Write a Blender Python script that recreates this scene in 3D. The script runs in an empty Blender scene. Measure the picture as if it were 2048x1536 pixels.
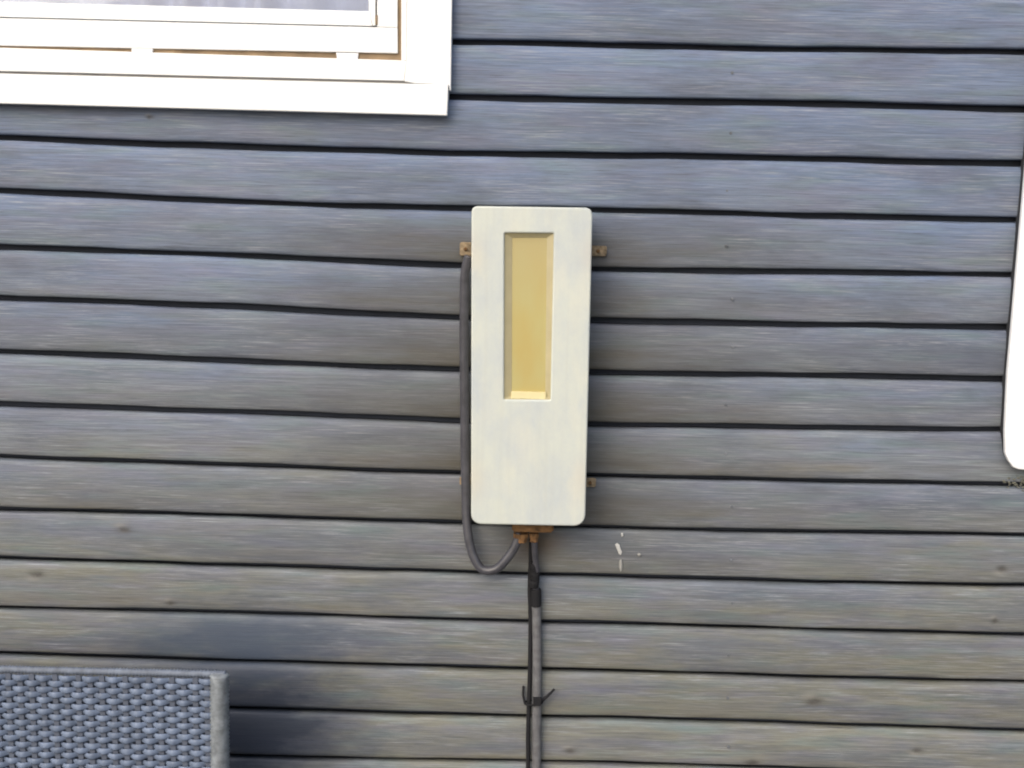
import bpy, bmesh, math, random
from mathutils import Vector, Matrix
random.seed(7)
C = bpy.context.scene.collection
S = bpy.context.scene
R = math.radians

# ------------------------------------------------------------------ camera
F = 2400.0                       # focal length in pixels of the 2048 px wide photograph
LOOK = Vector((0, 0, 1.42)); DIST = 2.16
r = Vector((1, .0235, 0)).normalized()            # world X, in camera axes (x right, y down, z forward)
d = Vector((-363, 15450, 2400)).normalized()      # world down
n = r.cross(d)                                    # into the wall
cx = Vector((r.x, n.x, -d.x)); cy = Vector((r.y, n.y, -d.y)); cz = Vector((r.z, n.z, -d.z))
EYE = LOOK - cz*DIST
cam_d = bpy.data.cameras.new('camera'); cam = bpy.data.objects.new('camera', cam_d); C.objects.link(cam)
m = Matrix.Identity(4)
for i in range(3):
    m[i][0] = cx[i]; m[i][1] = -cy[i]; m[i][2] = -cz[i]; m[i][3] = EYE[i]
cam.matrix_world = m
cam_d.sensor_width = 36; cam_d.lens = F/2048*36; cam_d.clip_start = .02; cam_d.clip_end = 500
cam_d.dof.use_dof = True; cam_d.dof.focus_distance = 2.02; cam_d.dof.aperture_fstop = 9
S.camera = cam

# ------------------------------------------------------------------ sky, sun, exposure
SUN_EL, SUN_AZ = 36, 210         # degrees; azimuth clockwise from +Y
w = bpy.data.worlds.new('World'); S.world = w; w.use_nodes = True
nt = w.node_tree; nt.nodes.clear()
sky = nt.nodes.new('ShaderNodeTexSky'); sky.sky_type = 'NISHITA'; sky.sun_disc = False
sky.sun_elevation = R(SUN_EL); sky.sun_rotation = R(SUN_AZ); sky.dust_density = 4; sky.air_density = 1
bg = nt.nodes.new('ShaderNodeBackground'); bg.inputs[1].default_value = .12
wo = nt.nodes.new('ShaderNodeOutputWorld')
nt.links.new(sky.outputs[0], bg.inputs[0]); nt.links.new(bg.outputs[0], wo.inputs[0])
sd = bpy.data.lights.new('sun', 'SUN'); sd.energy = .95; sd.angle = R(60); sd.color = (1, .985, .955)
sun = bpy.data.objects.new('sun', sd); C.objects.link(sun)
sdir = Vector((math.sin(R(SUN_AZ))*math.cos(R(SUN_EL)), math.cos(R(SUN_AZ))*math.cos(R(SUN_EL)), math.sin(R(SUN_EL))))
sun.rotation_euler = sdir.to_track_quat('Z', 'Y').to_euler(); sun.location = (-3, -4, 4)
S.view_settings.view_transform = 'Standard'; S.view_settings.look = 'None'
S.view_settings.gamma = 1; S.view_settings.use_curve_mapping = False
S.view_settings.exposure = .64
S.render.engine = 'CYCLES'
S.cycles.filter_width = 2.0

def P(px, py, y=0.0):
    """point of the plane Y=y (parallel to the wall) seen at a pixel of the photograph"""
    v = Vector((px-1024, py-768, F))
    dd = Vector((cx.x*v.x+cy.x*v.y+cz.x*v.z, cx.y*v.x+cy.y*v.y+cz.y*v.z, cx.z*v.x+cy.z*v.y+cz.z*v.z))
    return EYE + dd*((y-EYE.y)/dd.y)

# ------------------------------------------------------------------ helpers
def tag(o, label=None, cat=None, group=None, kind=None):
    if label: o['label'] = label
    if cat: o['category'] = cat
    if group: o['group'] = group
    if kind: o['kind'] = kind
    return o
def empty(name, loc, label, cat, group=None):
    o = bpy.data.objects.new(name, None); C.objects.link(o); o.location = loc; o.empty_display_size = .05
    bpy.context.view_layer.update()
    return tag(o, label, cat, group)
def link(name, me, mat, parent=None, origin=None, smooth=False):
    """link world-space mesh as one object; origin moved to its centre"""
    if origin is None:
        vs = [v.co for v in me.vertices]
        origin = Vector([(min(v[i] for v in vs)+max(v[i] for v in vs))/2 for i in range(3)])
    me.transform(Matrix.Translation(-origin))
    if mat: me.materials.append(mat)
    o = bpy.data.objects.new(name, me); C.objects.link(o)
    o.location = origin - (parent_loc(parent) if parent else Vector((0, 0, 0)))
    if parent: o.parent = parent
    if smooth:
        for p in me.polygons: p.use_smooth = True
        me.shade_smooth() if hasattr(me, 'shade_smooth') else None
    return o
def parent_loc(p):
    l = Vector((0, 0, 0))
    while p: l = l + p.location; p = p.parent
    return l
def bm_mesh(bm, name):
    bmesh.ops.recalc_face_normals(bm, faces=bm.faces[:])
    me = bpy.data.meshes.new(name); bm.to_mesh(me); bm.free(); return me
def slab_bm(quad, y0, y1, bev=.0015, bm=None):
    """front face from four pixel corners at Y=y0, carried straight back to Y=y1"""
    own = bm is None
    if own: bm = bmesh.new()
    f = [P(a, b, y0) for a, b in quad]
    vs = [bm.verts.new(p) for p in f] + [bm.verts.new((p.x, y1, p.z)) for p in f]
    q = len(f)
    fs = [bm.faces.new(vs[:q]), bm.faces.new(vs[q:][::-1])]
    for i in range(q): fs.append(bm.faces.new((vs[i], vs[i+q], vs[(i+1) % q+q], vs[(i+1) % q])))
    if bev and own:
        bmesh.ops.bevel(bm, geom=bm.edges[:], offset=bev, segments=2, affect='EDGES', profile=.6)
    return bm
def slab(name, quad, y0, y1, mat, parent=None, bev=.0015):
    return link(name, bm_mesh(slab_bm(quad, y0, y1, bev), name), mat, parent)
def box_bm(x0, x1, y0, y1, z0, z1, bm=None, bev=0):
    own = bm is None
    if own: bm = bmesh.new()
    ret = bmesh.ops.create_cube(bm, size=1, matrix=Matrix.Translation(((x0+x1)/2, (y0+y1)/2, (z0+z1)/2)) @ Matrix.Diagonal((x1-x0, y1-y0, z1-z0, 1)))
    if bev and own: bmesh.ops.bevel(bm, geom=bm.edges[:], offset=bev, segments=2, affect='EDGES')
    return bm
def tube_bm(pts, rad, seg=12, bm=None, closed_ends=True):
    bm = bm or bmesh.new()
    pts = [Vector(p) for p in pts]; rings = []
    up = None
    for i, p in enumerate(pts):
        t = (pts[min(i+1, len(pts)-1)]-pts[max(i-1, 0)]).normalized()
        if up is None: up = t.orthogonal().normalized()
        up = (up - t*up.dot(t)).normalized(); s = t.cross(up)
        ra = rad(i/(len(pts)-1)) if callable(rad) else rad
        rings.append([bm.verts.new(p + (up*math.cos(a)+s*math.sin(a))*ra) for a in [2*math.pi*k/seg for k in range(seg)]])
    for a, b in zip(rings, rings[1:]):
        for k in range(seg): bm.faces.new((a[k], a[(k+1) % seg], b[(k+1) % seg], b[k]))
    if closed_ends: bm.faces.new(rings[0][::-1]); bm.faces.new(rings[-1])
    return bm
def spline(pts, n=10):
    pts = [Vector(p) for p in pts]; out = []
    for i in range(len(pts)-1):
        p0 = pts[max(i-1, 0)]; p1 = pts[i]; p2 = pts[i+1]; p3 = pts[min(i+2, len(pts)-1)]
        for k in range(n):
            t = k/n
            out.append(.5*((2*p1)+(p2-p0)*t+(2*p0-5*p1+4*p2-p3)*t*t+(3*p1-p0-3*p2+p3)*t**3))
    return out+[pts[-1]]
def rrect(corners, rads, seg=6):
    """rounded polygon in the XZ plane"""
    out = []; N = len(corners)
    for i in range(N):
        c = Vector(corners[i]); a = Vector(corners[i-1])-c; b = Vector(corners[(i+1) % N])-c
        ra = rads[i]
        if ra <= 0: out.append(c); continue
        p0 = c+a.normalized()*ra; p1 = c+b.normalized()*ra
        for k in range(seg+1):
            t = k/seg
            q = p0*(1-t)**2 + c*2*t*(1-t) + p1*t*t
            mid = p0*(1-t)+p1*t
            out.append(mid + (q-mid)*.83)
    return out
def plate_mesh(loops, y_front, depth, bev):
    """plate with holes: 2D curve loops (x,z), extruded along Y, bevelled, real mesh"""
    cu = bpy.data.curves.new('tmp', 'CURVE'); cu.dimensions = '2D'; cu.fill_mode = 'BOTH'
    cu.extrude = max(depth/2-bev, .0001); cu.bevel_depth = bev; cu.bevel_resolution = 3; cu.offset = -bev
    for lp in loops:
        s = cu.splines.new('POLY'); s.points.add(len(lp)-1); s.use_cyclic_u = True
        for i, p in enumerate(lp): s.points[i].co = (p[0], p[1], 0, 1)
    o = bpy.data.objects.new('tmp', cu); C.objects.link(o)
    dg = bpy.context.evaluated_depsgraph_get(); dg.update()
    me = bpy.data.meshes.new_from_object(o.evaluated_get(dg), depsgraph=dg)
    bpy.data.objects.remove(o); bpy.data.curves.remove(cu)
    me.materials.clear()
    me.transform(Matrix(((1, 0, 0, 0), (0, 0, -1, y_front+depth/2), (0, 1, 0, 0), (0, 0, 0, 1))))
    return me

# ------------------------------------------------------------------ materials
class NB:
    def __init__(s, name):
        s.m = bpy.data.materials.new(name); s.m.use_nodes = True; s.t = s.m.node_tree; s.t.nodes.clear()
        s.out = s.n('ShaderNodeOutputMaterial'); s.b = s.n('ShaderNodeBsdfPrincipled'); s.l(s.b.outputs[0], s.out.inputs[0])
    def n(s, k): return s.t.nodes.new(k)
    def l(s, a, b): s.t.links.new(a, b)
    def put(s, i, v):
        if hasattr(v, 'is_linked') or isinstance(v, bpy.types.NodeSocket): s.l(v, i)
        elif isinstance(v, tuple) and len(v) == 3 and i.type == 'RGBA': i.default_value = (*v, 1)
        else: i.default_value = v
    def math(s, op, a, b=0.0, c=0.0, clamp=False):
        x = s.n('ShaderNodeMath'); x.operation = op; x.use_clamp = clamp
        for i, v in enumerate((a, b, c)): s.put(x.inputs[i], v)
        return x.outputs[0]
    def mix(s, f, a, b, mode='MIX'):
        x = s.n('ShaderNodeMix'); x.data_type = 'RGBA'; x.blend_type = mode; x.clamp_factor = True
        s.put(x.inputs[0], f); s.put(x.inputs[6], a); s.put(x.inputs[7], b); return x.outputs[2]
    def pos(s):
        return s.n('ShaderNodeNewGeometry').outputs['Position']
    def mapv(s, v, sc, off=None):
        x = s.n('ShaderNodeMapping'); x.inputs['Scale'].default_value = sc; s.l(v, x.inputs[0])
        if off is not None: s.l(off, x.inputs['Location'])
        return x.outputs[0]
    def noise(s, v, scale, det=4, rough=.55, dist=0.0):
        x = s.n('ShaderNodeTexNoise'); s.l(v, x.inputs['Vector']); x.inputs['Scale'].default_value = scale
        x.inputs['Detail'].default_value = det; x.inputs['Roughness'].default_value = rough; x.inputs['Distortion'].default_value = dist
        return x.outputs[0]
    def rng(s, v, a, b, c=0.0, d=1.0):
        x = s.n('ShaderNodeMapRange'); s.put(x.inputs[0], v)
        for i, q in enumerate((a, b, c, d)): s.put(x.inputs[i+1], q)
        return x.outputs[0]
    def sep(s, v):
        x = s.n('ShaderNodeSeparateXYZ'); s.l(v, x.inputs[0]); return x.outputs
    def bump(s, h, dist, st=1.0):
        x = s.n('ShaderNodeBump'); s.l(h, x.inputs['Height']); x.inputs['Distance'].default_value = dist; x.inputs['Strength'].default_value = st
        s.l(x.outputs[0], s.b.inputs['Normal'])
    def base(s, v): s.put(s.b.inputs['Base Color'], v)
    def rough(s, v): s.put(s.b.inputs['Roughness'], v)
    def spec(s, v): s.b.inputs['Specular IOR Level'].default_value = v

def mat_plain(name, col, rough=.5, var=.12, scale=30, bump=.0, spec=.5, metal=0):
    b = NB(name); p = b.pos(); nz = b.noise(p, scale, 5)
    k = b.rng(nz, .3, .7, 1-var, 1+var)
    x = b.n('ShaderNodeVectorMath'); x.operation = 'SCALE'; x.inputs[0].default_value = col; b.l(k, x.inputs['Scale'])
    b.base(x.outputs[0]); b.rough(rough); b.spec(spec); b.b.inputs['Metallic'].default_value = metal
    if bump: b.bump(b.noise(p, scale*8, 3), bump)
    return b.m

KNOTS = [(1140,1503,11,5),(1505,1527,13,5),(1628,1404,16,8),(1835,1502,10,5),(2003,1138,9,6),(1988,1242,6,5),(342,1208,9,5),
         (250,1060,14,6),(75,1150,14,6),(300,235,6,3)]
def mat_board():
    b = NB('weathered_grey_stained_wood'); p = b.pos()
    oi = b.n('ShaderNodeObjectInfo'); rnd = oi.outputs['Random']
    cmb = b.n('ShaderNodeCombineXYZ'); b.l(b.math('MULTIPLY', rnd, 37.0), cmb.inputs[0]); b.l(b.math('MULTIPLY', rnd, 91.0), cmb.inputs[2])
    off = cmb.outputs[0]
    x_, y_, z_ = b.sep(p)
    # stain fields
    big = b.noise(b.mapv(p, (1, 1, 1.2)), 1.7, 3)
    mid = b.noise(b.mapv(p, (1.0, 1, 5), off), 3.6, 5, .62)
    hue = b.noise(b.mapv(p, (2.5, 1, 14), off), 2.1, 3, .6)
    hue2 = b.noise(b.mapv(p, (3.5, 1, 22), off), 1.9, 2, .5)
    # cool blue-grey high on the wall, blending to olive grey lower down
    hz = b.rng(z_, .85, 1.80)
    blue_mix = b.math('ADD', hz, b.math('MULTIPLY', b.math('SUBTRACT', mid, .5), 1.5))
    blue_mix = b.math('ADD', blue_mix, b.math('MULTIPLY', b.math('SUBTRACT', big, .5), .8), clamp=True)
    blue = (.140, .186, .285); olive = (.186, .188, .156)
    col = b.mix(blue_mix, olive, blue)
    col = b.mix(b.rng(hue, .45, .75, 0, .7), col, (.168, .172, .245))
    col = b.mix(b.rng(hue2, .5, .75, 0, .6), col, (.135, .200, .205))
    # browner towards the lower edge of each board (board height from generated coordinate)
    tc = b.n('ShaderNodeTexCoord'); gz = b.sep(tc.outputs['Generated'])[2]
    low = b.math('MULTIPLY', b.rng(gz, .5, .22), b.math('MULTIPLY', b.rng(mid, .38, .66, 0, .9), b.rng(hz, .3, 1, 1, .3)))
    col = b.mix(low, col, (.185, .175, .135))
    # per-board tint
    tint = b.rng(rnd, 0, 1, .84, 1.10)
    vm = b.n('ShaderNodeVectorMath'); vm.operation = 'SCALE'; b.l(col, vm.inputs[0]); b.l(tint, vm.inputs['Scale']); col = vm.outputs[0]
    # grain
    g1 = b.noise(b.mapv(p, (1.6, 30, 60), off), 5, 5, .65, .4)
    g2 = b.noise(b.mapv(p, (5, 60, 260), off), 4, 4, .6)
    gr = b.math('MULTIPLY', b.rng(g1, .3, .7, .80, 1.17), b.rng(g2, .25, .75, .90, 1.1))
    vm = b.n('ShaderNodeVectorMath'); vm.operation = 'SCALE'; b.l(col, vm.inputs[0]); b.l(gr, vm.inputs['Scale']); col = vm.outputs[0]
    # weathering: dark smears of old stain, pale worn fibres
    sm = b.noise(b.mapv(p, (1.1, 1, 5.5), off), 2.6, 5, .65, .5)
    col = b.mix(b.rng(sm, .46, .70, 0, .72), col, (.080, .092, .125))
    wn = b.noise(b.mapv(p, (4, 60, 190), off), 3.5, 4, .7, .3)
    wm = b.noise(b.mapv(p, (2, 1, 9), off), 3.0, 3, .6)
    col = b.mix(b.math('MULTIPLY', b.rng(wn, .52, .70), b.rng(wm, .40, .60, .15, .95)), col, (.31, .33, .355))
    col = b.mix(b.math('MULTIPLY', b.rng(wn, .47, .31), b.rng(wm, .35, .6, .95, .35)), col, (.075, .08, .092))
    # rust run-off and grime either side of the meter box
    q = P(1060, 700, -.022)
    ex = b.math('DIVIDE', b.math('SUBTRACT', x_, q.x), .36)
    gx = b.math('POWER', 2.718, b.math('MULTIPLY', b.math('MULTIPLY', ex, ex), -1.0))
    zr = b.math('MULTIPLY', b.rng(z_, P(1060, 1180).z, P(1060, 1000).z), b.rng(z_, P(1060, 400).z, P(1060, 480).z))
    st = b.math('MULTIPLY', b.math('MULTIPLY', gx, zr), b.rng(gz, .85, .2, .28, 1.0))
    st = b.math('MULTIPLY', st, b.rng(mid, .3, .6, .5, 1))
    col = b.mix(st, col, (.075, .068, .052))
    q = P(1075, 1085, -.022)
    ex = b.math('DIVIDE', b.math('SUBTRACT', x_, q.x), .045); ez = b.math('DIVIDE', b.math('SUBTRACT', z_, q.z), .03)
    g = b.math('POWER', 2.718, b.math('MULTIPLY', b.math('ADD', b.math('MULTIPLY', ex, ex), b.math('MULTIPLY', ez, ez)), -1.0))
    col = b.mix(b.math('MULTIPLY', g, .8), col, (.10, .065, .03))
    # blue-black patches beside and above the wicker chair, edges broken by noise
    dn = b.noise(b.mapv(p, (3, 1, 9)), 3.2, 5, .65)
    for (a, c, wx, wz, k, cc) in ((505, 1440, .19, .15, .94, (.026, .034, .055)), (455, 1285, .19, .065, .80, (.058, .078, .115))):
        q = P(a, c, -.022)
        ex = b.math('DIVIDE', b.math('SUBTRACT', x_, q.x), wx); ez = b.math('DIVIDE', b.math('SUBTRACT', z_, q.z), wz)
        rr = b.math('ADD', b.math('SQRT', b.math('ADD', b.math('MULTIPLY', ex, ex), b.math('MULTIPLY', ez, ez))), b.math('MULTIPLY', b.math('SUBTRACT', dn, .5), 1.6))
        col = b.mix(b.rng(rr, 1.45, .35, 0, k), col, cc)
    # knots
    kk = kh = None; kn = b.math('MULTIPLY', b.math('SUBTRACT', b.noise(p, 60, 4), .5), 1.6)
    for (a, c, sx, sz) in KNOTS:
        q = P(a, c, -.022)
        ex = b.math('DIVIDE', b.math('SUBTRACT', x_, q.x), sx*.0011); ez = b.math('DIVIDE', b.math('SUBTRACT', z_, q.z), sz*.0011)
        g = b.math('POWER', 2.718, b.math('MULTIPLY', b.math('ADD', b.math('MULTIPLY', ex, ex), b.math('MULTIPLY', ez, ez)), -1.0))
        g = b.math('MULTIPLY', g, b.math('ADD', kn, 1.0), clamp=True)
        ez2 = b.math('ADD', ez, .9 if (a % 2) else -1.3); ex2 = b.math('ADD', ex, .5)
        h_ = b.math('POWER', 2.718, b.math('MULTIPLY', b.math('ADD', b.math('MULTIPLY', ex2, ex2), b.math('MULTIPLY', ez2, ez2)), -1.4))
        kh = h_ if kh is None else b.math('MAXIMUM', kh, h_)
        kk = g if kk is None else b.math('MAXIMUM', kk, g)
    col = b.mix(b.math('MULTIPLY', kh, .45), col, (.30, .29, .26)); col = b.mix(b.math('MULTIPLY', kk, .78), col, (.06, .055, .05))
    b.base(col); b.rough(b.rng(g1, .3, .7, .5, .72)); b.spec(.45)
    h = b.math('ADD', b.math('MULTIPLY', g1, .6), b.math('ADD', b.math('MULTIPLY', g2, .4), b.math('MULTIPLY', kk, -1.5)))
    b.bump(h, .0012, .8)
    return b.m
M = {}
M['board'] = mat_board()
M['sheath'] = mat_plain('tarred_sheathing', (.030, .036, .052), .9)
M['white'] = mat_plain('white_gloss_paint', (.84, .85, .84), .35, .03, 14, .0002)
M['white2'] = mat_plain('white_powder_coat', (.83, .84, .85), .4, .02, 10)
M['strip'] = mat_plain('brown_weatherstrip', (.27, .19, .11), .8, .3, 25)
M['gap_dark'] = mat_plain('dark_shadow_gap', (.03, .032, .036), .8)
M['rubber'] = mat_plain('grey_gasket', (.22, .21, .20), .8, .2, 20)
def mat_cover():
    b = NB('aged_cream_enamel'); p = b.pos()
    nz = b.noise(b.mapv(p, (9, 9, 6)), 1.6, 7, .72); n2 = b.noise(b.mapv(p, (16, 20, 7)), 1.5, 5)
    col = b.mix(b.rng(nz, .35, .65), (.555, .585, .525), (.47, .51, .51))
    col = b.mix(b.rng(n2, .5, .8, 0, .5), col, (.64, .63, .52))
    x_, y_, z_ = b.sep(p)
    tc = b.n('ShaderNodeTexCoord'); g = b.sep(tc.outputs['Generated'])
    ed = b.math('MAXIMUM', b.rng(g[0], .12, .0), b.math('MAXIMUM', b.rng(g[0], .9, 1.0), b.rng(g[2], .06, 0)))
    col = b.mix(b.math('MULTIPLY', ed, b.rng(n2, .35, .6, .2, .75)), col, (.66, .60, .44))
    # rust bleeding in from the fixing lugs
    for (a, c) in ((950, 510), (1180, 510), (950, 960), (1165, 960)):
        q = P(a, c, -.11)
        ex = b.math('DIVIDE', b.math('SUBTRACT', x_, q.x), .018); ez = b.math('DIVIDE', b.math('SUBTRACT', z_, q.z), .035)
        gg = b.math('POWER', 2.718, b.math('MULTIPLY', b.math('ADD', b.math('MULTIPLY', ex, ex), b.math('MULTIPLY', ez, ez)), -1.0))
        col = b.mix(b.math('MULTIPLY', gg, .22), col, (.62, .50, .34))
    sp = b.noise(b.mapv(p, (1, 1, .8)), 190, 3, .7)
    col = b.mix(b.rng(sp, .66, .78, 0, .35), col, (.40, .39, .32))
    dr = b.noise(b.mapv(p, (70, 1, 2.2)), 1.3, 4, .6)
    col = b.mix(b.rng(dr, .5, .75, 0, .26), col, (.46, .47, .42))
    b.base(col); b.rough(b.rng(nz, .3, .7, .4, .65)); b.bump(b.noise(p, 60, 4), .0008, .6)
    return b.m
M['cover'] = mat_cover()
def mat_yellow():
    b = NB('yellowed_plastic_window'); p = b.pos()
    nz = b.noise(b.mapv(p, (14, 5, 5)), 1.5, 3)
    tc = b.n('ShaderNodeTexCoord'); g = b.sep(tc.outputs['Generated'])
    col = b.mix(b.rng(nz, .35, .65), (.45, .36, .13), (.45, .40, .17))
    col = b.mix(b.rng(g[2], .5, 1.0, 0, .8), col, (.42, .35, .17))
    b.base(col); b.rough(.35); return b.m
M['yellow'] = mat_yellow()
M['ledge'] = mat_plain('pale_yellow_plastic', (.72, .64, .36), .4, .05)
M['rust'] = mat_plain('rusty_steel', (.15, .078, .03), .9, .6, 90, .0006)
M['lug'] = mat_plain('corroded_brass_lug', (.22, .165, .10), .8, .55, 120, .0004)
M['cable'] = mat_plain('dark_grey_cable_sheath', (.062, .062, .072), .32, .25, 50)
M['conduit'] = mat_plain('weathered_grey_conduit', (.125, .125, .13), .55, .35, 70, .0003)
M['black'] = mat_plain('black_rubber_wire', (.016, .016, .018), .8, spec=.2)
M['splash'] = mat_plain('white_dried_dropping', (.5, .5, .48), .8, .1)
M['splash2'] = mat_plain('grey_dried_dropping', (.28, .28, .265), .8, .15)
M['moss'] = mat_plain('dry_lichen_crumbs', (.17, .17, .135), .95, .5, 200)
M['wick'] = mat_plain('blue_grey_rattan', (.155, .195, .275), .45, .3, 45, .0002)
M['wickr'] = mat_plain('rattan_top_binding', (.135, .16, .205), .6, .3, 60)
M['wickd'] = mat_plain('dark_rattan_stake', (.085, .10, .135), .65, .14, 35)
M['wickb'] = mat_plain('pale_worn_rattan_edge', (.20, .222, .24), .6, .35, 70, .0006)
M['cushion'] = mat_plain('charcoal_cushion_cloth', (.06, .06, .065), .9, .1, 60)
M['curtain'] = mat_plain('pale_lavender_curtain', (.42, .50, .74), .9, .08, 8)
M['room'] = mat_plain('room_plaster', (.45, .44, .42), .9, .05)
def mat_glass():
    b = NB('window_glass'); b.t.nodes.remove(b.b)
    tr = b.n('ShaderNodeBsdfTransparent'); gl = b.n('ShaderNodeBsdfGlossy'); gl.inputs['Roughness'].default_value = .02
    fr = b.n('ShaderNodeFresnel'); fr.inputs[0].default_value = 1.5
    mx = b.n('ShaderNodeMixShader'); b.l(b.math('MULTIPLY', fr.outputs[0], 1.8, clamp=True), mx.inputs[0]); b.l(tr.outputs[0], mx.inputs[1]); b.l(gl.outputs[0], mx.inputs[2])
    b.l(mx.outputs[0], b.out.inputs[0]); return b.m
M['glass'] = mat_glass()
def mat_ground():
    b = NB('gravel_ground'); p = b.pos()
    v = b.n('ShaderNodeTexVoronoi'); v.inputs['Scale'].default_value = 60; b.l(p, v.inputs['Vector'])
    col = b.mix(b.noise(p, 3, 5), (.16, .15, .135), (.26, .25, .23)); col = b.mix(b.rng(v.outputs[0], 0, .6), col, (.12, .115, .105))
    b.base(col); b.rough(.9); b.bump(v.outputs[0], .01); return b.m
M['ground'] = mat_ground()

# ------------------------------------------------------------------ the setting
bm = bmesh.new(); bmesh.ops.create_grid(bm, x_segments=1, y_segments=1, size=150)
tag(link('ground', bm_mesh(bm, 'ground'), M['ground']), kind='structure')

# wooden wall: centre lines of the joints as measured along the wall
GX = [30, 510, 870, 1290, 1630, 1970]
G = [[50, 68, 81, 90, 97, 102], [160, 179, 192, 200, 207, 215], [276, 295, 305, 312, 318, 326], [382, 405, 415, 422, 431, 439],
     [495, 512, 529, 540, 544, 549], [597, 616, 634, 644, 650, 655], [705, 724, 739, 747, 752, 758], [811, 827, 842, 852, 857, 860],
     [915, 933, 945, 955, 962, 970], [1020, 1033, 1045, 1058, 1065, 1070], [1118, 1132, 1144, 1155, 1165, 1170],
     [1217, 1228, 1240, 1250, 1260, 1269], [1310, 1325, 1335, 1345, 1356, 1364], [1404, 1420, 1430, 1440, 1450, 1462],
     [1499, 1514, 1521, 1530, 1540, 1552]]
FACE = -.022
def joint_world(row): return [(P(x, y, FACE).x, P(x, y, FACE).z) for x, y in zip(GX, row)]
J = [joint_world(rw) for rw in G]
pitch = sum(a[1] for a in J[0])/6 - sum(a[1] for a in J[-1])/6; pitch /= 14
up = [[(x, z+pitch*k) for x, z in J[0]] for k in range(11, 0, -1)]
nd = int((sum(a[1] for a in J[-1])/6 - .10)/pitch)
dn = [[(x, z-pitch*k) for x, z in J[-1]] for k in range(1, nd+1)]
J = up+J+dn; K0 = len(up)
def jz(j, x):
    if x <= j[0][0]: return j[0][1] + (x-j[0][0])*(j[1][1]-j[0][1])/(j[1][0]-j[0][0])
    if x >= j[-1][0]: return j[-1][1] + (x-j[-1][0])*(j[-1][1]-j[-2][1])/(j[-1][0]-j[-2][0])
    for i in range(5):
        a, b = j[i], j[i+1]
        if a[0] <= x <= b[0]:
            sl = [(j[k+1][1]-j[k][1])/(j[k+1][0]-j[k][0]) for k in range(5)]
            ma = sl[0] if i == 0 else (sl[i-1]+sl[i])/2
            mb = sl[4] if i == 4 else (sl[i]+sl[i+1])/2
            h = b[0]-a[0]; t = (x-a[0])/h
            return (2*t**3-3*t*t+1)*a[1]+(t**3-2*t*t+t)*h*ma+(-2*t**3+3*t*t)*b[1]+(t**3-t*t)*h*mb
WX0, WX1 = -3.0, 2.2
WIN_R = P(850, 60, FACE).x; WIN_L = P(850, 60, FACE).x-1.42; WIN_TOP = J[1][0][1]+.02
zlo, zhi = 0.12, J[0][0][1]
wall = empty('wooden_wall', (0, 0, 0), 'house wall of weathered blue-grey horizontal boards behind everything', 'wall')
def wob(seed, x):
    return .0007*math.sin(x*9+seed)+.0005*math.sin(x*23+seed*2.7)+.0003*math.sin(x*61+seed*5.1)
def board(jt, jb, x0, x1, seed):
    """one board between upper joint jt and lower joint jb"""
    nst = max(8, int((x1-x0)*16)); bm = bmesh.new(); rings = []
    yoff = random.uniform(-.0015, .0015); ga = random.uniform(.0046, .0062); gb = random.uniform(.0042, .0054)
    tilt = random.uniform(-.0008, .0012)
    for i in range(nst+1):
        x = x0+(x1-x0)*i/nst
        zt = jz(jt, x)-ga+wob(seed, x); zb = jz(jb, x)+gb+wob(seed*1.7+4, x); zm = (zt+zb)/2
        f = FACE+yoff+.0012*math.sin(x*3.1+seed)
        prof = [(zt+.001, .0), (zt, f+.012), (zt-.0003, f+.0065), (zt-.0020, f+.0036), (zt-.0060, f+.0016-tilt), (zt-.0125, f+.0001-tilt),
                (zt-.03, f-.0005), (zm, f-.0007), (zb+.025, f-.0005), (zb+.009, f-.0001+tilt), (zb+.0030, f+.0006+tilt), (zb+.0010, f+.002+tilt), (zb, f+.0075), (zb+.0004, .0)]
        rings.append([bm.verts.new((x, y, z)) for z, y in prof])
    for a, b in zip(rings, rings[1:]):
        for k in range(len(a)-1): bm.faces.new((a[k], b[k], b[k+1], a[k+1]))
        bm.faces.new((a[-1], b[-1], b[0], a[0]))
    bm.faces.new(rings[0]); bm.faces.new(rings[-1][::-1])
    me = bm_mesh(bm, 'board')
    for p in me.polygons: p.use_smooth = True
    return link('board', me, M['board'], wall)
for k in range(len(J)-1):
    kk = k-K0                       # joint index: board between joint kk and kk+1
    if kk <= 0:                     # rows level with the window
        board(J[k], J[k+1], WIN_R, WX1, k*1.3)
        board(J[k], J[k+1], WX0, WIN_L, k*1.3+.6)
    else:
        board(J[k], J[k+1], WX0, WX1, k*1.3)
bm = bmesh.new()
zs = J[K0+1][0][1]+.0
for a in ((WX0, WX1, .001, .03, zlo, zs-.02), (WX0, WIN_L-.01, .001, .03, zs-.02, zhi), (WIN_R+.01, WX1, .001, .03, zs-.02, zhi)): box_bm(*a, bm=bm)
link('sheathing', bm_mesh(bm, 'sheathing'), M['sheath'], wall)
bm = box_bm(WX0-.02, WX1+.02, -.045, .2, 0, zlo+.02)
tag(link('foundation', bm_mesh(bm, 'foundation'), mat_plain('concrete_plinth', (.28, .28, .27), .9, .2, 12, .002)), kind='structure')

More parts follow.
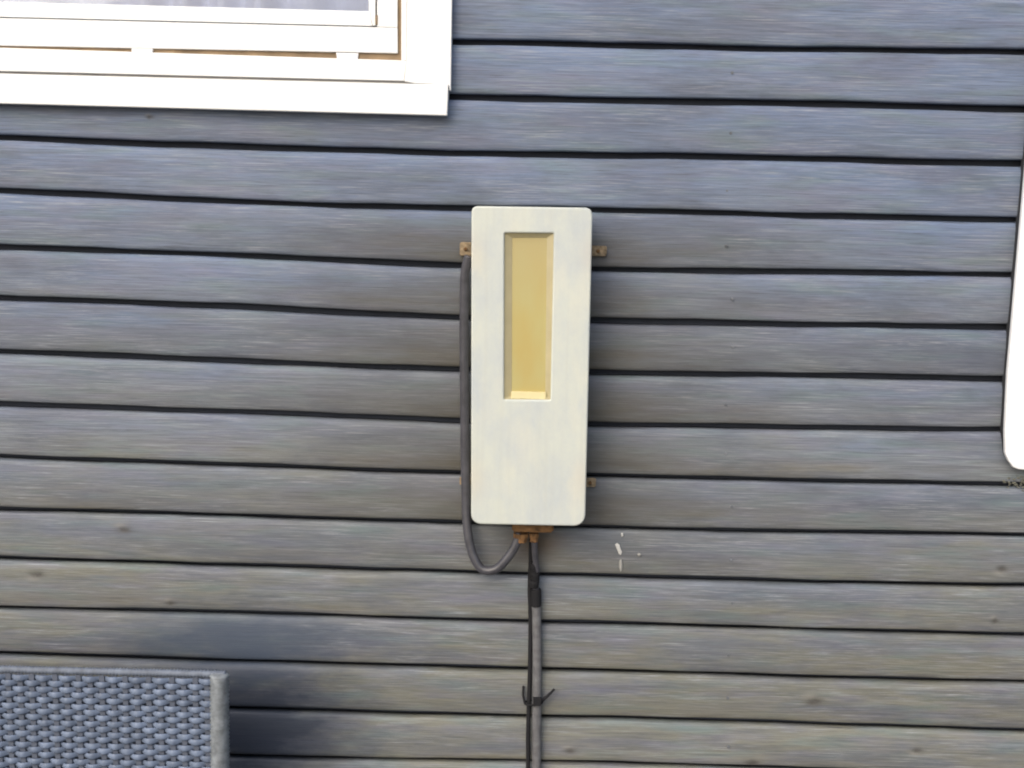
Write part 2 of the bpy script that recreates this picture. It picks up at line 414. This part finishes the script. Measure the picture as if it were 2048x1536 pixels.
# nail heads, one per board on each stud
M['nail'] = mat_plain('weathered_nail_head', (.13, .14, .155), .8, .4, 90, spec=.4)
nail_me = bm_mesh(tube_bm([(0, .004, 0), (0, -.0002, 0), (0, -.0011, 0), (0, -.0013, 0)], lambda t: .0027 if t < .8 else .0018, 8), 'nail'); nail_me.materials.append(M['nail'])
for px in (1462,):
    for k in range(15):
        u = (K0+k)
        if u+1 >= len(J) or (k < 2 and px < 900): continue
        x = P(px+random.uniform(-9, 9), 60+k*105, FACE).x
        zt, zb = jz(J[u], x), jz(J[u+1], x); z = zb+(zt-zb)*random.uniform(.40, .56)
        if px == 1985 and k < 8: continue
        o = bpy.data.objects.new('nail', nail_me); C.objects.link(o); o.parent = wall
        o.location = (x, FACE-.0012-random.uniform(0, .0010), z)
# ------------------------------------------------------------------ window
win = empty('window', (P(450, 232, -.045).x, -.03, P(450, 232, -.045).z), 'white framed window with pale curtain, upper left above the wicker chair', 'window')
XL = -560; XT = -1250           # frame continues out of the picture to the left and above
def yl(y0, y800, x): return y0+(y800-y0)*x/800.0
cb = tag(slab('bottom_casing', [(XL, yl(147, 166.5, XL)), (829, 167.5), (897, 167.5), (894, 231), (XL, yl(207, 229, XL))], -.046, FACE+.012, M['white'], win, .0018))
slab('side_casing', [(821, XT), (921, XT), (901.5, 180), (899, 182), (897, 165.8), (830, 166.6), (808.5, 162.5), (813, 119)], -.043, FACE+.012, M['white'], win, .0018)
slab('side_casing', [(XL-90, XT), (XL+2, XT), (XL+2, 125), (XL-90, 122)], -.043, FACE+.012, M['white'], win, .0018)
fr = slab('bottom_frame', [(XL, yl(95.5, 121, XL)), (812.5, 121), (808, 161.5), (XL, yl(142.5, 163.5, XL))], -.040, .05, M['white'], win, .0012)
slab('side_frame', [(803.5, XT), (820, XT), (812.5, 120.5), (802.5, 120.5)], -.040, .05, M['white'], win, .0008)
slab('bottom_gasket', [(XL, yl(140, 161, XL)), (829, 163), (829, 170), (XL, yl(149, 170, XL))], -.034, .0, M['rubber'], win, 0)
# opening sash
def frame_piece(name, q, y0, y1, mat=M['white'], par=win, bev=.0012): return slab(name, q, y0, y1, mat, par, bev)
sash = frame_piece('sash_bottom_rail', [(XL, yl(36, 55.5, XL)), (795, 55.5), (795.5, 106.5), (XL, yl(91, 106.5, XL))], -.037, .03)
frame_piece('sash_stile', [(756, XT), (796.5, XT), (795, 55), (754, 54)], -.037, .03)
frame_piece('glazing_bead', [(XL, yl(3, 23.5, XL)), (740, 22.5), (744, 51.5), (XL, yl(33, 52.5, XL))], -.030, .02, bev=.001)
frame_piece('glazing_bead', [(735.5, XT), (752, XT), (750.5, 51), (745.5, 51), (737.5, 22)], -.029, .02, bev=.0008)
slab('corner_screw', [(751, 30), (755, 30), (755, 49), (751, 49)], -.0385, -.03, M['strip'], win, .0004)
# dark gap with brown weatherstrip and white spacer clips
slab('weatherstrip', [(XL, yl(86, 103, XL)), (803.2, 103), (803.2, 124), (XL, yl(104, 124, XL))], -.032, .0, M['strip'], win, 0)
slab('weatherstrip', [(792, XT), (804, XT), (804, 102.5), (792, 102.5)], -.032, .0, M['strip'], win, 0)
for a, b in ((262, 306), (672, 717)):
    slab('spacer_clip', [(a, yl(90, 108, a)), (b, yl(90, 108, b)), (b-2, yl(97, 121, b)+1), (a+2, yl(97, 121, a)+1)], -.036, -.02, M['white2'], win, .001)
slab('pane', [(XL, XT), (750, XT), (750, 40), (XL, 10)], -.012, -.008, M['glass'], win, 0)
bm = bmesh.new(); rows = []
a = P(XL, 60, .09); b_ = P(800, 60, .09); ztop = P(0, XT, .09).z
for i in range(241):
    t = i/240; x = a.x+(b_.x-a.x)*t
    y = .09+.016*math.sin(x*75+math.sin(x*11)*2)+.008*math.sin(x*31)
    rows.append((bm.verts.new((x, y, a.z-.06)), bm.verts.new((x, y, ztop))))
for u, v in zip(rows, rows[1:]): bm.faces.new((u[0], v[0], v[1], u[1]))
cu = link('curtain', bm_mesh(bm, 'curtain'), M['curtain'], None, smooth=True)
tag(cu, 'pale lavender pleated curtain hanging behind the window glass', 'curtain')
bm = bmesh.new()
box_bm(WX0, WX1, 1.6, 1.65, 0.1, 3.2, bm); box_bm(WX0, WX1, .04, 1.6, 0.05, .1, bm); box_bm(WX0, WX1, .04, 1.6, 3.2, 3.25, bm)
tag(link('room_interior', bm_mesh(bm, 'room'), M['room']), kind='structure')

# ------------------------------------------------------------------ white panel at the right edge
YP = -.052
pts = [(2099, -250), (2640, -250), (2560, 962), (2048, 940), (2031, 938.5), (2020, 934), (2011, 921), (2005, 906), (2004.5, 860), (2010, 745), (2046, 340)]
loop = [(P(x+6, y, YP).x, P(x, y, YP).z) for x, y in pts][::-1]
pn = empty('white_panel', (P(2280, 940, YP).x, FACE, P(2280, 940, YP).z), 'white flat panel with rounded lower corner, cut off by the right edge of the photo', 'panel')
link('panel_face', plate_mesh([loop], YP, .010, .0015), M['white2'], pn)
lin = [(P(x+8, y, -.035).x, P(x+4, y, -.035).z) for x, y in [(2094, -245), (2610, -245), (2550, 950), (2050, 936), (2022, 932), (2004, 910), (1999, 860), (2004.5, 745), (2040.5, 340)]][::-1]
link('panel_shadow_gap', plate_mesh([lin], YP+.0102, .024, .001), M['gap_dark'], pn)  # near-black backing, wider than the face, stands in for the shadow gap

# ------------------------------------------------------------------ meter box
YB = -.112                       # front of the cover
q = [P(943, 412, YB), P(1185.5, 415.5, YB), P(1170.5, 1053, YB), P(942, 1048.5, YB)]
print('box corners', [tuple(round(c, 4) for c in p) for p in q], 'pitch', pitch)
mb = empty('meter_box', ((q[2].x+q[3].x)/2, FACE, q[3].z), 'tall cream white metal meter box with a yellowed window, in the middle of the boards', 'meter box')
outer = rrect([(p.x, p.z) for p in (q[3], q[2], q[1], q[0])], [.017, .020, .012, .010])
wi = [P(1009, 466, YB), P(1107.5, 466.5, YB), P(1101, 800, YB), P(1008, 799, YB)]
inner = rrect([(p.x, p.z) for p in (wi[3], wi[2], wi[1], wi[0])], [.002]*4, 3)
link('cover', plate_mesh([outer, inner], YB, .016, .003), M['cover'], mb)
def inset(lp, k):
    c = Vector((sum(p[0] for p in lp)/len(lp), sum(p[1] for p in lp)/len(lp)))
    return [tuple(Vector(p)+(c-Vector(p)).normalized()*k) for p in lp]
ins = rrect([(q[3].x+.006, q[3].z+.006), (q[2].x-.006, q[2].z+.006), (q[1].x-.006, q[1].z-.006), (q[0].x+.006, q[0].z-.006)], [.012]*4)
cut = [(wi[3].x-.004, wi[3].z-.004), (wi[2].x+.004, wi[2].z-.004), (wi[1].x+.004, wi[1].z+.004), (wi[0].x-.004, wi[0].z+.004)]
link('case', plate_mesh([ins], YB+.034, -YB-.034+FACE+.001, .002), M['cover'], mb)
link('case_rim', plate_mesh([ins, cut], YB+.0161, .0178, .0005), M['cover'], mb)
def pane_mesh(c4):
    bm = bmesh.new()
    ex = [(-.001, .001), (.001, .001), (.001, -.001), (-.001, -.001)]
    vs = [bm.verts.new((p.x+e[0], YB+yy, p.z+e[1])) for yy in (.0104, .0134) for p, e in zip(c4, ex)]
    bm.faces.new(vs[:4]); bm.faces.new(vs[4:][::-1])
    for i in range(4): bm.faces.new((vs[i], vs[i+4], vs[(i+1) % 4+4], vs[(i+1) % 4]))
    return bm_mesh(bm, 'pane')
# recessed yellow window: sloping surround, pane, bright ledge
bm = bmesh.new()
o4 = [Vector((p.x, YB+.004, p.z)) for p in wi]
i4 = [Vector((wi[0].x+.013, YB+.010, wi[0].z-.008)), Vector((wi[1].x-.011, YB+.010, wi[1].z-.008)), Vector((wi[2].x-.009, YB+.010, wi[2].z+.006)), Vector((wi[3].x+.013, YB+.010, wi[3].z+.006))]
vo = [bm.verts.new(p) for p in o4]; vi = [bm.verts.new(p) for p in i4]; vb = [bm.verts.new(p+Vector((0, .004, 0))) for p in i4]; vob = [bm.verts.new(p+Vector((0, .016, 0))) for p in o4]
for i in range(4):
    j = (i+1) % 4
    bm.faces.new((vo[i], vo[j], vi[j], vi[i])); bm.faces.new((vi[i], vi[j], vb[j], vb[i])); bm.faces.new((vo[i], vob[i], vob[j], vo[j]))
wf = link('window_surround', bm_mesh(bm, 'ws'), mat_plain('dull_beige_plastic', (.42, .37, .22), .5, .08), mb)
wp = link('window_pane', pane_mesh(i4), M['yellow'], mb)
l0 = P(1022, 797, YB+.008); l1 = P(1092, 784, YB+.008)
link('window_ledge', bm_mesh(box_bm(l0.x, l1.x, YB+.0045, YB+.0102, l0.z, l1.z, bev=.001), 'wl'), M['ledge'], mb)
# fixing lugs, each with a screw
def lug(px, py, wpx, hpx, side):
    c = P(px, py, -.030); w2 = wpx*.00045; h2 = hpx*.00045
    x_in = c.x - side*w2 - side*.012
    lo, hi = sorted((x_in, c.x+side*w2))
    lp = rrect([(lo, c.z-h2), (hi, c.z-h2), (hi, c.z+h2), (lo, c.z+h2)], [.003]*4, 3)
    hole = [(c.x+.0022*math.cos(t), c.z+.0022*math.sin(t)) for t in [k*math.pi/4 for k in range(8)]]
    o = link('lug', plate_mesh([lp, hole], -.031, .0065, .0008), M['lug'], mb)
    s = link('screw', bm_mesh(tube_bm([(c.x, -.0245, c.z), (c.x, -.034, c.z), (c.x, -.0355, c.z)], lambda t: .0032 if t < .9 else .0022, 10), 'screw'), M['rust'], o)
    return o
lug(931, 498, 22, 26, -1); lug(1196, 502, 34, 20, 1); lug(931, 962, 24, 16, -1); lug(1180, 965, 24, 18, 1)
# rusty gland bracket under the box
g0 = P(1024, 1052, -.07); g1 = P(1106, 1066, -.07)
link('gland_bracket', bm_mesh(box_bm(g0.x, g1.x, -.085, -.035, g1.z+.004, g0.z+.012, bev=.003), 'gb'), M['rust'], mb)
for px, rr_, y1p in ((1042, .011, 1084), (1068, .007, 1084)):
    a = P(px, 1066, -.06); b2 = P(px, y1p, -.06)
    gl = tube_bm([a, a.lerp(b2, .45), a.lerp(b2, .5), a.lerp(b2, .95), b2], lambda t, q=rr_: q*(1.25 if t < .4 else 1.0 if t < .9 else .8), 10)
    link('cable_gland', bm_mesh(gl, 'gl'), M['rust'], mb)

# cables
pp = [(938, 512, -.045), (930, 545, -.042), (928.5, 600, -.040), (928, 680, -.038), (929, 800, -.038), (930, 900, -.038), (932, 1000, -.040), (934, 1050, -.044), (942, 1098, -.05), (957, 1131, -.055), (974, 1141, -.058), (995, 1136, -.06), (1016, 1114, -.062), (1030, 1092, -.062), (1040, 1066, -.061)]
cab = link('looped_cable', bm_mesh(tube_bm(spline([P(*a) for a in pp], 8), .0082, 14), 'cable'), M['cable'], None, smooth=True)
tag(cab, 'dark grey cable hanging down the left side of the box and looping up under it', 'cable')
pp = [(1072, 1185, -.036), (1073, 1230, -.034), (1074, 1300, -.034), (1073.5, 1400, -.034), (1073, 1470, -.034), (1072.5, 1540, -.034), (1068, 1800, -.034), (1062, 2120, -.034)]
con = empty('grey_conduit', P(1070, 1536, -.034), 'pale grey conduit running straight down the boards below the meter box', 'conduit')
link('pipe', bm_mesh(tube_bm(spline([P(*a) for a in pp], 6), .0085, 14), 'pipe'), M['conduit'], con, smooth=True)
pp = [(1069, 1080, -.058), (1070, 1110, -.05), (1073, 1140, -.042), (1072, 1165, -.037), (1072, 1190, -.036)]
link('cable_tail', bm_mesh(tube_bm(spline([P(*a) for a in pp], 6), .0058, 12), 'tail'), M['cable'], con, smooth=True)
a = P(1072, 1178, -.036); b2 = P(1072.5, 1212, -.036)
link('collar', bm_mesh(tube_bm([a, a.lerp(b2, .1), a.lerp(b2, .9), b2], lambda t: .0088 if t in (0, 1) else .0095, 14), 'collar'), M['black'], con)
pp = [(1062, 1080, -.05), (1061, 1130, -.034), (1059.5, 1180, -.030), (1061, 1240, -.029), (1060, 1330, -.029), (1058, 1400, -.029), (1056, 1470, -.029), (1056, 1540, -.029), (1052, 1800, -.029), (1048, 2120, -.029)]
tag(link('thin_wire', bm_mesh(tube_bm(spline([P(*a) for a in pp], 6), .0040, 10), 'wire'), M['black'], None, smooth=True), 'thin black wire running down the boards close to the left of the pale conduit', 'wire')
# tie round conduit and wire
tie = empty('cable_tie', P(1073, 1404, -.04), 'black cable tie round the grey conduit with its tail sticking up right', 'cable tie')
a = P(1048, 1407, -.036); b2 = P(1086, 1403, -.036)
ring = []
cc = P(1067, 1405, -.034)
for t in range(24):
    an = 2*math.pi*t/24; ring.append((cc.x+.0165*math.cos(an), cc.y+.0115*math.sin(an), cc.z+.0015*math.cos(an)))
link('loop', bm_mesh(tube_bm(ring+[ring[0], ring[1]], .0019, 6), 'loop'), M['black'], tie)
link('tail', bm_mesh(tube_bm([P(1083, 1402, -.042), P(1095, 1392, -.040), P(1109, 1378, -.036)], lambda t: .0034-.0012*t, 6), 'tail'), M['black'], tie)
link('head', bm_mesh(slab_bm([(1066, 1397), (1083, 1397), (1082, 1412), (1066, 1412)], -.050, -.042, .001), 'head'), M['black'], tie)
tag(link('loose_tie_end', bm_mesh(tube_bm([P(1047, 1372, -.030), P(1046, 1390, -.031), P(1050, 1408, -.034)], .0022, 6), 'end'), M['black']), 'short black strap end standing upright just left of the thin black wire', 'strap')

# clip at top of the conduit
bm = bmesh.new()
for i in range(3):
    z0 = 1126+i*17; c0 = P(1069+random.uniform(-2, 2), z0, -.043); c1 = P(1069+random.uniform(-2, 2), z0+random.uniform(13, 20), -.040)
    tube_bm([c0, c0.lerp(c1, .3), c1], lambda t, q=random.uniform(.0078, .0096): q*(1-.25*abs(t-.5)), 10, bm)
tag(link('tape_wrap', bm_mesh(bm, 'tape'), M['black'], None, smooth=False), 'lumpy dark tape wrapped round the cable just below the meter box', 'tape')

# ------------------------------------------------------------------ small marks
def blob(pts, y, name, mat, label, cat, group=None):
    bm = bmesh.new(); vs = []
    c = P(sum(p[0] for p in pts)/len(pts), sum(p[1] for p in pts)/len(pts), y-.0012)
    cv = bm.verts.new(c); ri = [bm.verts.new(P(a, b, y)) for a, b in pts]
    mid = [bm.verts.new(P(a, b, y-.0010).lerp(c, .35)) for a, b in pts]
    N = len(pts)
    for i in range(N):
        j = (i+1) % N
        bm.faces.new((ri[i], ri[j], mid[j], mid[i])); bm.faces.new((mid[i], mid[j], cv))
    o = link(name, bm_mesh(bm, name), mat, None, smooth=True); tag(o, label, cat, group)
yb = FACE-.0026
blob([(1230, 1089), (1234, 1086), (1239, 1089), (1241, 1097), (1244, 1104), (1242, 1110), (1238, 1108), (1234, 1099)], yb, 'dropping', M['splash'], 'bright white drip mark on the board just right below the meter box, the biggest one', 'dropping', 'white drip marks')
blob([(1239, 1120), (1243, 1118), (1245, 1128), (1244, 1140), (1241, 1144), (1238, 1134)], yb, 'dropping', M['splash2'], 'faint narrow white drip mark directly under the biggest one', 'dropping', 'white drip marks')
blob([(1242, 1066), (1246, 1066), (1247, 1072), (1243, 1074)], yb+.001, 'dropping', M['splash'], 'tiny white speck at the top edge of the board, above the biggest drip mark', 'dropping', 'white drip marks')
blob([(1275, 1107), (1280, 1106), (1283, 1110), (1279, 1113), (1275, 1111)], yb, 'dropping', M['splash2'], 'tiny white speck on the board, to the right of the biggest drip mark', 'dropping', 'white drip marks')
bm = bmesh.new()
for i in range(90):
    p = P(random.uniform(2006, 2085), random.gauss(966, 7), -.021+random.uniform(-.003, .004)); s = random.uniform(.0008, .0024)
    bmesh.ops.create_icosphere(bm, subdivisions=1, radius=s, matrix=Matrix.Translation(p) @ Matrix.Diagonal((1.3, 1, .8, 1)))
tag(link('lichen_crumbs', bm_mesh(bm, 'lichen'), M['moss']), 'brown and yellow lichen crumbs caught in the joint under the white panel', 'lichen', kind='stuff')

# ------------------------------------------------------------------ wicker chair, lower left
YC = -.235
tr = P(452, 1343, YC); br = P(441, 1560, YC)
X1 = tr.x; ZT = tr.z; X0 = X1-.60; DX = .0195; DZ = .0098; ZS = .44
ch = empty('wicker_chair', ((X0+X1)/2, YC-.3, 0), 'blue grey wicker armchair whose high woven back shows in the lower left corner', 'chair')
def wrap_tube(p, q_, rad, seg=14, step=.0068, amp=.0014):
    L = (Vector(q_)-Vector(p)).length; nn = int(L/step)*2
    pts = [Vector(p).lerp(Vector(q_), i/nn) for i in range(nn+1)]
    return tube_bm(pts, lambda t: rad+amp*(1 if int(round(t*nn)) % 2 else -1), seg)
PR = .0150
link('back_post', bm_mesh(wrap_tube((X1-PR, YC, ZS), (X1-PR+.004, YC, ZT-.004), PR), 'post'), M['wickb'], ch, smooth=True)
link('back_post', bm_mesh(wrap_tube((X0+PR, YC, ZS), (X0+PR, YC, ZT-.004), PR), 'post'), M['wickb'], ch, smooth=True)
link('top_rail', bm_mesh(wrap_tube((X0+.004, YC+.004, ZT-.007), (X1-.001, YC+.004, ZT-.0065), .0060, 10, .0056, .0012), 'rail'), M['wickr'], ch, smooth=True)
xa, xb = X0+2*PR-.004, X1-2*PR+.004
nsx = int((xb-xa)/DX)
stake_me = None
for i in range(nsx+1):
    x = xb-.006-i*DX
    o = bpy.data.objects.new('stake', stake_me) if stake_me else None
    if o is None:
        me = bm_mesh(box_bm(-.0043, .0043, -.0008, .0008, -(ZT-.012-ZS)/2, (ZT-.012-ZS)/2), 'stake'); me.materials.append(M['wickd']); stake_me = me
        o = bpy.data.objects.new('stake', me)
    C.objects.link(o); o.parent = ch; o.location = Vector((x, YC, (ZT-.012+ZS)/2))-ch.location
strand_me = []
for ph in (0, 1):
    bm = bmesh.new(); rings = []
    sub = 6; N = nsx*sub+sub
    for i in range(N+1):
        x = xb-.006+DX/2-i*DX/sub; u = (xb-.006-x)/DX
        y = .0046*math.cos(math.pi*(u+ph)); hh = .0049+.0007*math.cos(math.pi*(u+ph))
        rings.append([bm.verts.new((x, -y+a, b)) for a, b in ((-.0007, -hh*.75), (-.0019, 0), (-.0007, hh*.75), (0, hh), (.0010, 0), (0, -hh))])
    for a, b in zip(rings, rings[1:]):
        for k in range(6): bm.faces.new((a[k], a[(k+1) % 6], b[(k+1) % 6], b[k]))
    bm.faces.new(rings[0]); bm.faces.new(rings[-1][::-1])
    me = bm_mesh(bm, 'strand'); me.materials.append(M['wick'])
    for p in me.polygons: p.use_smooth = True
    strand_me.append(me)
nz_ = int((ZT-.016-ZS)/DZ)
for j in range(nz_):
    o = bpy.data.objects.new('strand', strand_me[j % 2]); C.objects.link(o); o.parent = ch
    o.location = Vector((random.uniform(-.0006, .0006), YC+random.uniform(-.0006, .0006), ZT-.018-j*DZ+random.uniform(-.0006, .0006)))-ch.location
    o.rotation_euler = (0, random.uniform(-.0012, .0012), 0)
link('back_lining', bm_mesh(box_bm(xa, xb, YC+.010, YC+.014, ZS, ZT-.02), 'lining'), M['wickd'], ch)
link('seat', bm_mesh(box_bm(X0, X1, YC-.62, YC+.02, ZS-.10, ZS, bev=.008), 'seat'), M['wick'], ch)
link('cushion', bm_mesh(box_bm(X0+.07, X1-.07, YC-.60, YC-.03, ZS+.001, ZS+.09, bev=.025), 'cushion'), M['cushion'], ch)
for x in (X0, X1-.06):
    link('armrest', bm_mesh(box_bm(x+.001, x+.059, YC-.60, YC-.018, ZS+.002, ZS+.24, bev=.01), 'arm'), M['wick'], ch)
for x in (X0+.03, X1-.03):
    for y in (YC-.58, YC-.01):
        link('leg', bm_mesh(tube_bm([(x, y, 0), (x, y, ZS-.098)], lambda t: .016+.006*t, 10), 'leg'), M['wickd'], ch)
